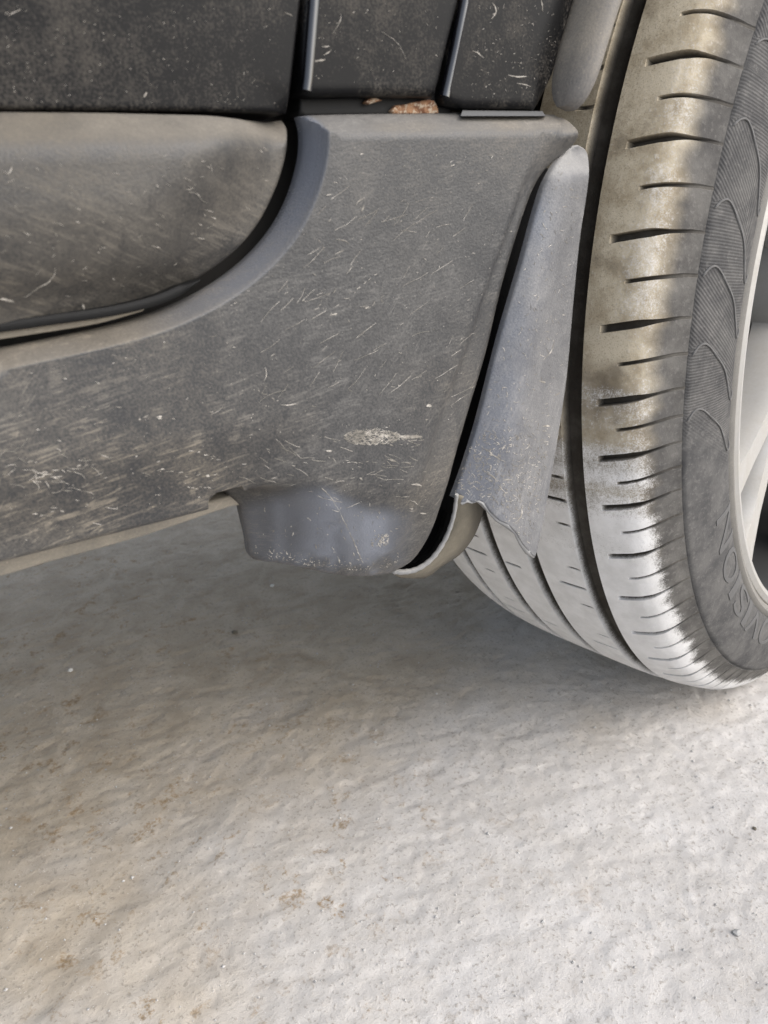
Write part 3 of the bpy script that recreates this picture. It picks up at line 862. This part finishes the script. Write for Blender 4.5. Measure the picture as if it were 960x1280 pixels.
skew = -1.0 * np.clip((A - 0.0716) / 0.030, 0, 1); skew = np.where(GG == 3, -1.0, np.where(GG == 4, 0.0, skew))
hwm = np.where(A < 0.0700, 0.0009, 0.0017 - 0.0012 * sstep(0.088, 0.098, A))
hw = np.degrees(hwm / RR); ee = np.degrees(0.00045 / RR); hs_ = np.degrees(0.00065 / RR)
z0 = np.zeros_like(hw + PP)
q0, q1 = hw + ee, PP / 2 - hs_ - ee
q2, q3 = PP / 2 + hs_ + ee, PP - hw - ee
seq = [-hw - ee, -hw, 0 * hw, hw, hw + ee] + [q0 + (q1 - q0) * f for f in (0.25, 0.5, 0.75)] + [PP / 2 - hs_ - ee, PP / 2 - hs_, PP / 2 + hs_, PP / 2 + hs_ + ee] + [q2 + (q3 - q2) * f for f in (0.2, 0.4, 0.6, 0.8)]
TH = np.concatenate([slots[:, None, None] + (q + z0) + skew for q in seq], 1)          # pitch, knot, column
KN = np.arange(16)[None, :, None]
A = np.broadcast_to(A, TH.shape); RR = np.broadcast_to(RR, TH.shape); GG = np.broadcast_to(GG, TH.shape); KN = np.broadcast_to(KN, TH.shape)
slot = (KN >= 1) & (KN <= 3); sipe = (KN == 9) | (KN == 10)
DEP = np.zeros(TH.shape)
fall = 1 - sstep(0.094, 0.1055, A)
DEP = np.where((GG == 2) & slot & (A >= 0.0719), 0.0050 * fall + 0.0005, DEP)
DEP = np.where((GG == 2) & sipe & (A >= 0.0821), 0.0030 * fall + 0.0006, DEP)
alt = (np.arange(nP) % 2 == 0)[:, None, None]
rib = ((A > -0.050) & (A < -0.034)) | ((A > -0.012) & (A < -0.002)) | ((A > 0.034) & (A < 0.0475))
DEP = np.where((GG == 0) & rib & slot & alt, 0.0022, DEP)
DEP = np.where((GG == 0) & sipe & (((A > -0.040) & (A < -0.034)) | ((A > 0.040) & (A < 0.0475))), 0.0012, DEP)
TR = np.radians(TH); R2 = RR - DEP
PT = WC + WA * A[..., None] + R2[..., None] * (np.cos(TR)[..., None] * WE + np.sin(TR)[..., None] * WZ)
sq = np.clip((0.012 - PT[..., 2]) / 0.012, 0, 1)
PT = PT + WA * (0.0012 * sq * np.sign(A) * ((GG == 2) | (GG == 3)))[..., None]
PT[..., 2] = np.maximum(PT[..., 2], 0.0008)
TT = TH % 360
deep = (DEP > 0.0004)
wav = 2.0 * np.sin(TH * 0.9) + 1.2 * np.sin(TH * 2.3 + 1)
lowf = sstep(174, 206, TT + 1.5 * wav)
edge_o = 0.0962 + 0.0040 * vnoise(TH * 0.9, TH * 0 + 2.5, 81) + 0.0025 * vnoise(TH * 3.1, TH * 0 + 7.5, 82) + 0.0018 * sstep(195, 215, TT)
on = 1 - sstep(edge_o - 0.0045, edge_o + 0.0045, A)
stripw = sstep(0.066, 0.096, A + 0.012 * vnoise(TH * 0.5, TH * 0 + 4.5, 83)) * (0.82 + 0.5 * vnoise(TH * 0.35, TH * 0 + 9.5, 84))
tread = (GG == 0) | (GG == 2)
white = np.where(tread, np.maximum(lowf, stripw * 0.46) * on, 0)
brown = np.where(tread, np.maximum(on * (1 - lowf * 0.8), 0.06), 0)
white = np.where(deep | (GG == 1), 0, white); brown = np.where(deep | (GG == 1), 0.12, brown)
U = TT - np.interp(RR, gr, gt)
kx = np.interp(U, peaks, np.arange(len(peaks)), left=-1, right=len(peaks))
zone = np.where(GG == 3, 0.5 + 0.5 * np.sin(math.pi * kx), 0.5)
side = np.where((GG == 3) & (A > 0), (1 - sstep(186.5, 194, U + 3)) * sstep(0.267, 0.270, RR) * sstep(126, 131, TT), 0).ravel()
dirt = np.stack([white, brown, zone, np.ones_like(zone)], -1).reshape(-1, 4)
uvs = np.stack([TR * 0.29, np.broadcast_to(arcl[None, None], TH.shape)], -1).reshape(-1, 2)
V = PT.reshape(-1, 3)
nR = nP * 16
F = []
for i in range(nR):
    i2 = (i + 1) % nR
    for c in range(nC - 1): F.append((i * nC + c, i2 * nC + c, i2 * nC + c + 1, i * nC + c + 1))
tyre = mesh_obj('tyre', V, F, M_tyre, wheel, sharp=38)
me = tyre.data
ca = me.color_attributes.new('dirt', 'FLOAT_COLOR', 'POINT'); ca.data.foreach_set('color', np.array(dirt, np.float32).ravel())
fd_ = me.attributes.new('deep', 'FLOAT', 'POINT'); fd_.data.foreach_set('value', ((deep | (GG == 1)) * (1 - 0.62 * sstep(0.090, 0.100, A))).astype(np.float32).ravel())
fa_ = me.attributes.new('side', 'FLOAT', 'POINT'); fa_.data.foreach_set('value', np.array(side, np.float32))
uvl = me.uv_layers.new(name='UVMap')
li = np.zeros(len(me.loops), np.int32); me.loops.foreach_get('vertex_index', li)
uvl.data.foreach_set('uv', np.array(uvs, np.float32)[li].ravel())
bmt = bmesh.new(); bmt.from_mesh(me); bmesh.ops.recalc_face_normals(bmt, faces=bmt.faces[:]); bmt.to_mesh(me); bmt.free()
tyre['label'] = 'tyre with brown dirt above and pale dust pressed on the lower tread'

def side_a(r):
    rr_ = [p[1] for p in prof if p[2] == 3][::-1]; aa = [p[0] for p in prof if p[2] == 3][::-1]
    return float(np.interp(r, rr_, aa))
# moulded wave ridges
M_ridge = NT('moulded_ridge_rubber').out((0.125, 0.122, 0.118), 0.8)
for pk in peaks:
    rs = np.linspace(0.3095, 0.2665, 34)
    pts = []
    for r in rs:
        th = pk + np.interp(r, gr, gt) if r > 0 else 0
        pts.append((r, th))
    pts = catmull([(0.3085, pk + 0.95), (0.3060, pk + 0.30), (0.3025, pk), (0.2985, pk + 0.35), (0.2930, pk + 1.35), (0.284, pk + 3.15), (0.2785, pk + 5.2), (0.2750, pk + 6.7), (0.2730, pk + 7.2), (0.2712, pk + 7.0), (0.2700, pk + 6.3)], 5)
    rod('moulded_ridge', [wp(side_a(r) + 0.0002, r, R(th)) for r, th in pts], [0.00062 * (0.4 if i in (0, len(pts) - 1) else 1) for i in range(len(pts))], M_ridge, wheel, 6)

# raised lettering on the sidewall
M_letter = NT('raised_letter_rubber').out((0.098, 0.096, 0.094), 0.82)
def letter(ch, thc, wdeg, r0=0.2685, r1=0.2880):
    cu = bpy.data.curves.new('raised_letter', 'FONT'); cu.body = ch; cu.size = 1.0; cu.resolution_u = 4
    tmp = bpy.data.objects.new('tmp', cu); COL.objects.link(tmp)
    dg = bpy.context.evaluated_depsgraph_get(); ev = tmp.evaluated_get(dg)
    m0 = bpy.data.meshes.new_from_object(ev)
    bpy.data.objects.remove(tmp); bpy.data.curves.remove(cu)
    bm = bmesh.new(); bm.from_mesh(m0); bpy.data.meshes.remove(m0)
    bmesh.ops.remove_doubles(bm, verts=bm.verts[:], dist=1e-4)
    bmesh.ops.subdivide_edges(bm, edges=[e for e in bm.edges if e.calc_length() > 0.2], cuts=3)
    bmesh.ops.triangulate(bm, faces=bm.faces[:])
    ex = bmesh.ops.extrude_face_region(bm, geom=bm.faces[:])
    for g in ex['geom']:
        if isinstance(g, bmesh.types.BMVert): g.co.z = 1.0
    xs = [v.co.x for v in bm.verts]; ys = [v.co.y for v in bm.verts]
    x0, x1, y0, y1 = min(xs), max(xs), min(ys), max(ys)
    for v in bm.verts:
        th = thc + wdeg / 2 - (v.co.x - x0) / max(x1 - x0, 1e-6) * wdeg
        r = r0 + (v.co.y - y0) / (y1 - y0) * (r1 - r0)
        v.co = Vector(wp(side_a(r) - 0.0005 + 0.0010 * v.co.z, r, R(th)))
    bmesh.ops.recalc_face_normals(bm, faces=bm.faces[:])
    mm = bpy.data.meshes.new('raised_letter'); bm.to_mesh(mm); bm.free(); mm.materials.append(M_letter)
    return link(bpy.data.objects.new('raised_letter', mm), wheel)
for ch, c, w in (('O', 236.3, 6.0), ('V', 229.6, 6.0), ('I', 224.9, 1.7), ('S', 220.5, 5.2), ('I', 215.9, 1.7), ('O', 211.0, 6.0), ('N', 203.8, 5.8)): letter(ch, c, w)

# ------------------------------------------------------------------ dried splashes and scuffs on the plastic
def splashes(name, parent, surf, Yn, spots, ws=1.0):
    """each spot: list of (px, py, half width in px) along one mark; all marks of a panel form one crust"""
    V = []; F = []
    for mk in spots:
        P = np.array([survey(p[0], p[1], Yn) for p in mk])
        for it in range(2):
            yy = surf(P[:, 0], P[:, 1]); P = np.array([survey(p[0], p[1], yy[i]) for i, p in enumerate(mk)]); W = np.array([p[2] for p in mk]) * 0.00042 * ws
        T = np.gradient(P, axis=0); T /= np.maximum(np.linalg.norm(T, axis=1), 1e-9)[:, None]
        N = np.stack([-T[:, 1], T[:, 0]], -1)
        L = P + N * W[:, None]; Q = P - N * W[:, None]
        X = np.concatenate([L[:, 0], P[:, 0], Q[:, 0]]); Z = np.concatenate([L[:, 1], P[:, 1], Q[:, 1]])
        Y = surf(X, Z); n = len(P)
        Y[:n] -= 0.00008; Y[2 * n:] -= 0.00008; Y[n:2 * n] -= 0.00020
        b = len(V)
        V += list(zip(X, Y, Z))
        for i in range(n - 1):
            F.append((b + i, b + i + 1, b + n + i + 1, b + n + i)); F.append((b + n + i, b + n + i + 1, b + 2 * n + i + 1, b + 2 * n + i))
    o = mesh_obj(name, V, F, M_mud, parent); o['kind'] = 'stuff'
    return o

def squiggle(x, y, ang, L, w, curl=0.6, jit=0.18):
    n = max(3, int(L / 2.2)); pts = []
    a = ang + rng.normal(0, 0.15); k = rng.normal(0, curl) / n
    x -= math.cos(a) * L / 2; y -= math.sin(a) * L / 2
    for i in range(n):
        f = i / (n - 1)
        ww = w * (0.25 + 0.75 * math.sin(math.pi * f ** 1.3)) * rng.uniform(0.55, 1.25)
        pts.append((x, y, max(0.18, ww)))
        a += k + rng.normal(0, jit); x += math.cos(a) * L / n; y += math.sin(a) * L / n
    return pts

def in_px(poly, x, y):
    return bool(inside(np.array([[x, y]]), np.array(poly, float))[0])
rock_poly = [(8, 470), (160, 440), (270, 395), (350, 320), (400, 240), (415, 180), (660, 178), (640, 290), (600, 430), (560, 570), (525, 670), (480, 700), (420, 700), (390, 620), (300, 612), (8, 690)]
mk = []
def field(x, y):
    # wiping direction across the panel
    if x > 330 and y < 470: return rng.choice([-0.75, -0.65, -0.1, 0.8, -1.2])
    if y > 540 and x > 430: return rng.choice([0.12, 0.2, -0.4, 0.6])
    return rng.choice([-0.1, 0.05, -0.25, 0.45])
cnt = 0
while cnt < 130:
    x, y = rng.uniform(8, 660), rng.uniform(175, 705)
    if not in_px(rock_poly, x, y): continue
    u = rng.random()
    L = 2 + 6 * rng.random() if u < 0.85 else 8 + 16 * rng.random()
    mk.append(squiggle(x, y, field(x, y), L, rng.uniform(0.18, 0.5), 0.3, 0.1)); cnt += 1
# specks
for k in range(700):
    x, y = rng.uniform(8, 660), rng.uniform(175, 705)
    if in_px(rock_poly, x, y): mk.append(squiggle(x, y, rng.uniform(0, 3), rng.uniform(0.8, 2.0), rng.uniform(0.25, 0.55)))
# marks one can point at
for (x, y, a, L, w) in ((455, 262, 1.4, 12, 1.0), (450, 250, -0.8, 18, 0.5), (445, 362, -0.70, 70, 0.5), (405, 375, -0.72, 36, 0.5), (470, 375, -0.72, 30, 0.5), (418, 393, -0.4, 12, 1.0),
                      (460, 384, -0.3, 9, 0.9), (537, 506, -0.5, 9, 1.9), (534, 524, -0.2, 5, 1.0), (480, 555, 0.05, 80, 0.7), (505, 549, 0.12, 40, 0.7), (430, 575, 0.2, 40, 0.5), (465, 578, 0.12, 34, 0.5),
                      (491, 576, 0.15, 14, 0.9), (522, 606, -0.15, 17, 1.4), (530, 641, -0.3, 10, 1.3), (516, 636, 0.05, 8, 0.6), (512, 578, -0.1, 10, 0.7), (517, 575, 0.8, 14, 0.4), (453, 598, 0, 8, 0.9), (497, 661, 0, 6, 0.7),
                      (520, 629, 0.4, 16, 0.5), (412, 564, 0.1, 10, 0.8), (425, 700, 1.3, 12, 0.7), (402, 305, 0.9, 24, 0.4), (430, 300, 0.0, 20, 0.5), (425, 315, -0.4, 14, 0.6), (186, 522, -0.2, 26, 1.1), (120, 510, 0.0, 70, 0.5),
                      (230, 592, 0.1, 60, 1.2), (60, 640, -0.1, 40, 0.8), (260, 570, 0.3, 50, 0.6), (335, 495, 0.5, 30, 0.5), (250, 610, 0.1, 40, 0.5), (90, 585, -0.15, 50, 0.7)):
    if L < 24: mk.append(squiggle(x, y, a, L, w, 0.25)); continue
    q = -L / 2
    while q < L / 2:
        l = rng.uniform(3, 11); o = rng.normal(0, 1.2)
        mk.append(squiggle(x + math.cos(a) * (q + l / 2) - math.sin(a) * o, y + math.sin(a) * (q + l / 2) + math.cos(a) * o, a, l, w * rng.uniform(0.4, 1.0), 0.2))
        q += l * rng.uniform(0.9, 1.7)
def ribbon(pts, w, jit=0.4):
    c = catmull(pts, 10); mk.append([(x + rng.normal(0, jit), y, w * rng.uniform(0.6, 1.2)) for x, y in c])
ribbon([(402, 610), (415, 624), (427, 645), (438, 668), (448, 690), (454, 704)], 0.38, 0.5)
for k in range(160):
    x = rng.uniform(318, 500); yb = np.interp(x, [314, 385, 455, 487, 510], [694, 708, 716, 711, 697])
    mk.append(squiggle(x, yb - abs(rng.normal(0, 6)) - 1, rng.normal(0.15, 0.5), rng.uniform(1.0, 4), rng.uniform(0.25, 0.6)))
for k in range(60):
    x = rng.uniform(330, 480); mk.append(squiggle(x, rng.uniform(630, 700), rng.normal(1.4, 0.3), rng.uniform(1.5, 8), rng.uniform(0.2, 0.5)))
for k in range(50):
    mk.append(squiggle(rng.normal(70, 45), rng.normal(590, 22), rng.normal(-0.05, 0.12), rng.uniform(5, 22), rng.uniform(0.2, 0.45)))
# the oval scuff: many fine crumbs and two long lower ridges
for k in range(75):
    x, y = rng.uniform(330, 590), rng.uniform(230, 500)
    if in_px(rock_poly, x, y): mk.append(squiggle(x, y, rng.normal(-0.70, 0.18), rng.uniform(8, 40), rng.uniform(0.12, 0.24), 0.12, 0.05))
for k in range(60):
    x, y = rng.uniform(300, 520), rng.uniform(545, 640)
    if in_px(rock_poly, x, y): mk.append(squiggle(x, y, rng.normal(0.1, 0.2), rng.uniform(6, 26), rng.uniform(0.15, 0.32), 0.2, 0.07))
for k in range(650):
    f = rng.random(); x = 432 + 95 * f; hgt = max(9.5 * math.sqrt(max(0, 1 - ((f - 0.36) / 0.37) ** 2)), 2.2 * (1 - f))
    mk.append(squiggle(x, 546 + rng.uniform(-1, 1) * hgt, rng.normal(0, 0.25), rng.uniform(2, 9), rng.uniform(0.2, 0.5)))
for k in range(70):
    f = rng.random()
    mk.append(squiggle(464 + 22 * f, 668 + rng.uniform(0, 18) * (1 - 0.3 * f), rng.uniform(-0.5, 1.2), rng.uniform(1.5, 5), rng.uniform(0.3, 0.8)))
splashes('dried_mud', rock, rock_s, YM, mk)

mk = []
flap_poly = [(700, 205), (720, 195), (728, 215), (715, 330), (706, 450), (690, 560), (672, 650), (664, 685), (630, 650), (606, 624), (575, 618), (610, 510), (650, 360)]
cnt = 0
while cnt < 520:
    x, y = rng.uniform(570, 730), rng.uniform(190, 690)
    if not in_px(flap_poly, x, y): continue
    if y < 540 and rng.random() < 0.72: continue
    cnt += 1
    mk.append(squiggle(x, y, rng.choice([-1.1, -0.8, 0.3, 0.7, 1.3]), rng.uniform(1.5, 9), rng.uniform(0.2, 0.55)))
for (x, y, a, L, w) in ((680, 477, -0.1, 12, 1.2), (701, 493, -0.4, 9, 1.3), (686, 532, -0.2, 14, 1.3), (615, 597, 0.7, 18, 0.8), (635, 600, -0.1, 14, 0.7), (655, 650, -0.2, 24, 1.0), (620, 565, 0.3, 30, 0.8), (628, 612, 0.9, 16, 0.7), (690, 440, -1.0, 30, 0.8), (663, 560, -0.1, 14, 0.5)):
    mk.append(squiggle(x, y, a, L, w, 0.4))
for k in range(420):
    x, y = rng.uniform(575, 690), rng.normal(596, 32)
    if in_px(flap_poly, x, y): mk.append(squiggle(x, y, rng.choice([0.2, 0.8, -0.5, 1.3]), rng.uniform(1.2, 6), rng.uniform(0.2, 0.5)))
splashes('dried_mud', flap, flap_s, YP, mk)

mk = []
dc_poly = [(5, 185), (290, 185), (340, 175), (335, 230), (290, 295), (230, 335), (150, 365), (5, 385)]
cnt = 0
while cnt < 90:
    x, y = rng.uniform(5, 345), rng.uniform(180, 390)
    if in_px(dc_poly, x, y):
        cnt += 1; mk.append(squiggle(x, y, rng.choice([0.5, 0.4, -0.6, 0.1]), rng.uniform(2, 14), rng.uniform(0.2, 0.5)))
for (x, y, a, L, w) in ((100, 369, -0.05, 36, 1.8), (60, 371, 0.0, 60, 0.7), (10, 374, 0.0, 22, 1.6), (252, 240, -0.05, 30, 0.35)): mk.append(squiggle(x, y, a, L, w, 0.1))
splashes('dried_mud', dclad, dc_s, YC, mk, 0.75)

for ob, sf, Yn, poly, n, named in ((door, door_s, YD, [(5, 5), (360, 5), (352, 132), (5, 132)], 120, ((183, 118, -0.9, 10, 1.2), (20, 18, -0.2, 20, 0.5), (362, 16, 0.1, 14, 0.6))),
                                (pillar, pil_s, YF, [(395, 5), (560, 5), (545, 112), (390, 112)], 55, ((408, 60, 0.3, 12, 0.7), (400, 77, 0.1, 18, 1.0), (425, 30, -0.8, 30, 0.4), (500, 48, 0.1, 50, 0.3), (410, 65, -0.5, 14, 0.6))),
                                (fender, fen_s, YF, [(600, 5), (705, 5), (680, 120), (575, 125)], 110, ((678, 8, 1.2, 18, 1.1), (626, 18, -0.6, 26, 0.8), (648, 95, 0.2, 26, 0.8), (600, 65, 0.1, 20, 0.6), (655, 108, 0.3, 20, 0.5)))):
    mk = []; cnt = 0
    ar = np.array(poly, float)
    while cnt < n:
        x, y = rng.uniform(ar[:, 0].min(), ar[:, 0].max()), rng.uniform(ar[:, 1].min(), ar[:, 1].max())
        if in_px(poly, x, y):
            cnt += 1; mk.append(squiggle(x, y, rng.uniform(0, 3.1), rng.uniform(1.2, 5), rng.uniform(0.2, 0.45), 0.5))
    for q in named: mk.append(squiggle(*q, 0.35))
    splashes('dried_mud', ob, sf, Yn, mk, 0.72)

# ------------------------------------------------------------------ loose stones on the floor
def stone_mesh(seed):
    r2 = np.random.default_rng(seed)
    bm = bmesh.new(); bmesh.ops.create_icosphere(bm, subdivisions=1, radius=1.0)
    for v in bm.verts: v.co = v.co * r2.uniform(0.7, 1.15); v.co.z *= 0.65
    m = bpy.data.meshes.new('pebble'); bm.to_mesh(m); bm.free()
    return m
def stone_mat(name, a, b):
    t = NT(name); n = t.noise(300, 3)
    return t.out(t.mix(n, a, b), 0.85, t.bump(n, 0.4, 0.001))
M_white = stone_mat('white_stone', (0.62, 0.60, 0.56), (0.75, 0.73, 0.70)); M_dk = stone_mat('dark_stone', (0.09, 0.08, 0.06), (0.16, 0.14, 0.11)); M_gy = stone_mat('grey_stone', (0.36, 0.35, 0.34), (0.5, 0.49, 0.47))
def on_floor(px, py):
    d = CF + CR * ((px - 480) / FPX) - CU * ((py - 640) / FPX); t = -CAM_H / d[2]
    return d[0] * t, d[1] * t
for px, py, r, m, lab in ((340, 731, 0.0028, M_white, 'tiny white pebble on the floor under the sill scoop'),
                          (88, 837, 0.0030, M_white, 'tiny pale pebble on the brown floor left under the car'),
                          (293, 790, 0.0036, M_dk, 'small dark crumb on the floor below the sill scoop'),
                          (921, 1167, 0.0030, M_gy, 'small grey pebble in a pit near the lower right corner'),
                          (943, 1036, 0.0016, M_dk, 'tiny dark grain on the bright floor below the tyre')):
    x, y = on_floor(px, py)
    mm = stone_mesh(int(px)); mm.materials.append(m)
    o = link(bpy.data.objects.new('pebble', mm)); o.location = (x, y, float(ground_z(np.array([x]), np.array([y]))[0]) - 0.0008 + r * 0.4); o.scale = (r, r, r)
    o['label'] = lab; o['category'] = 'pebble'; o['group'] = 'loose pebbles on the floor'
V = []; F = []
g2 = np.random.default_rng(12)
gxs = g2.uniform(-0.15, 0.75, 3500); gys = g2.uniform(0.03, 0.95, 3500); gzs = ground_z(gxs, gys) - 0.0008
for x, y, z in zip(gxs, gys, gzs):
    r = abs(g2.normal(0, 0.00045)) + 0.00025; b = len(V)
    for dx, dy, dz in ((1, 0, 0), (0, 1, 0), (-1, 0, 0), (0, -1, 0), (0, 0, 1), (0, 0, -1)):
        k = g2.uniform(0.6, 1.2) * r; V.append((x + dx * k, y + dy * k, z + r * 0.5 + dz * k * 0.8))
    for f in ((0, 1, 4), (1, 2, 4), (2, 3, 4), (3, 0, 4), (1, 0, 5), (2, 1, 5), (3, 2, 5), (0, 3, 5)): F.append(tuple(b + i for i in f))
grit = mesh_obj('loose_grit', V, F, M_gy, None, smooth=False); grit['kind'] = 'stuff'
grit['label'] = 'fine pale grit scattered over the cement floor'; grit['category'] = 'grit'
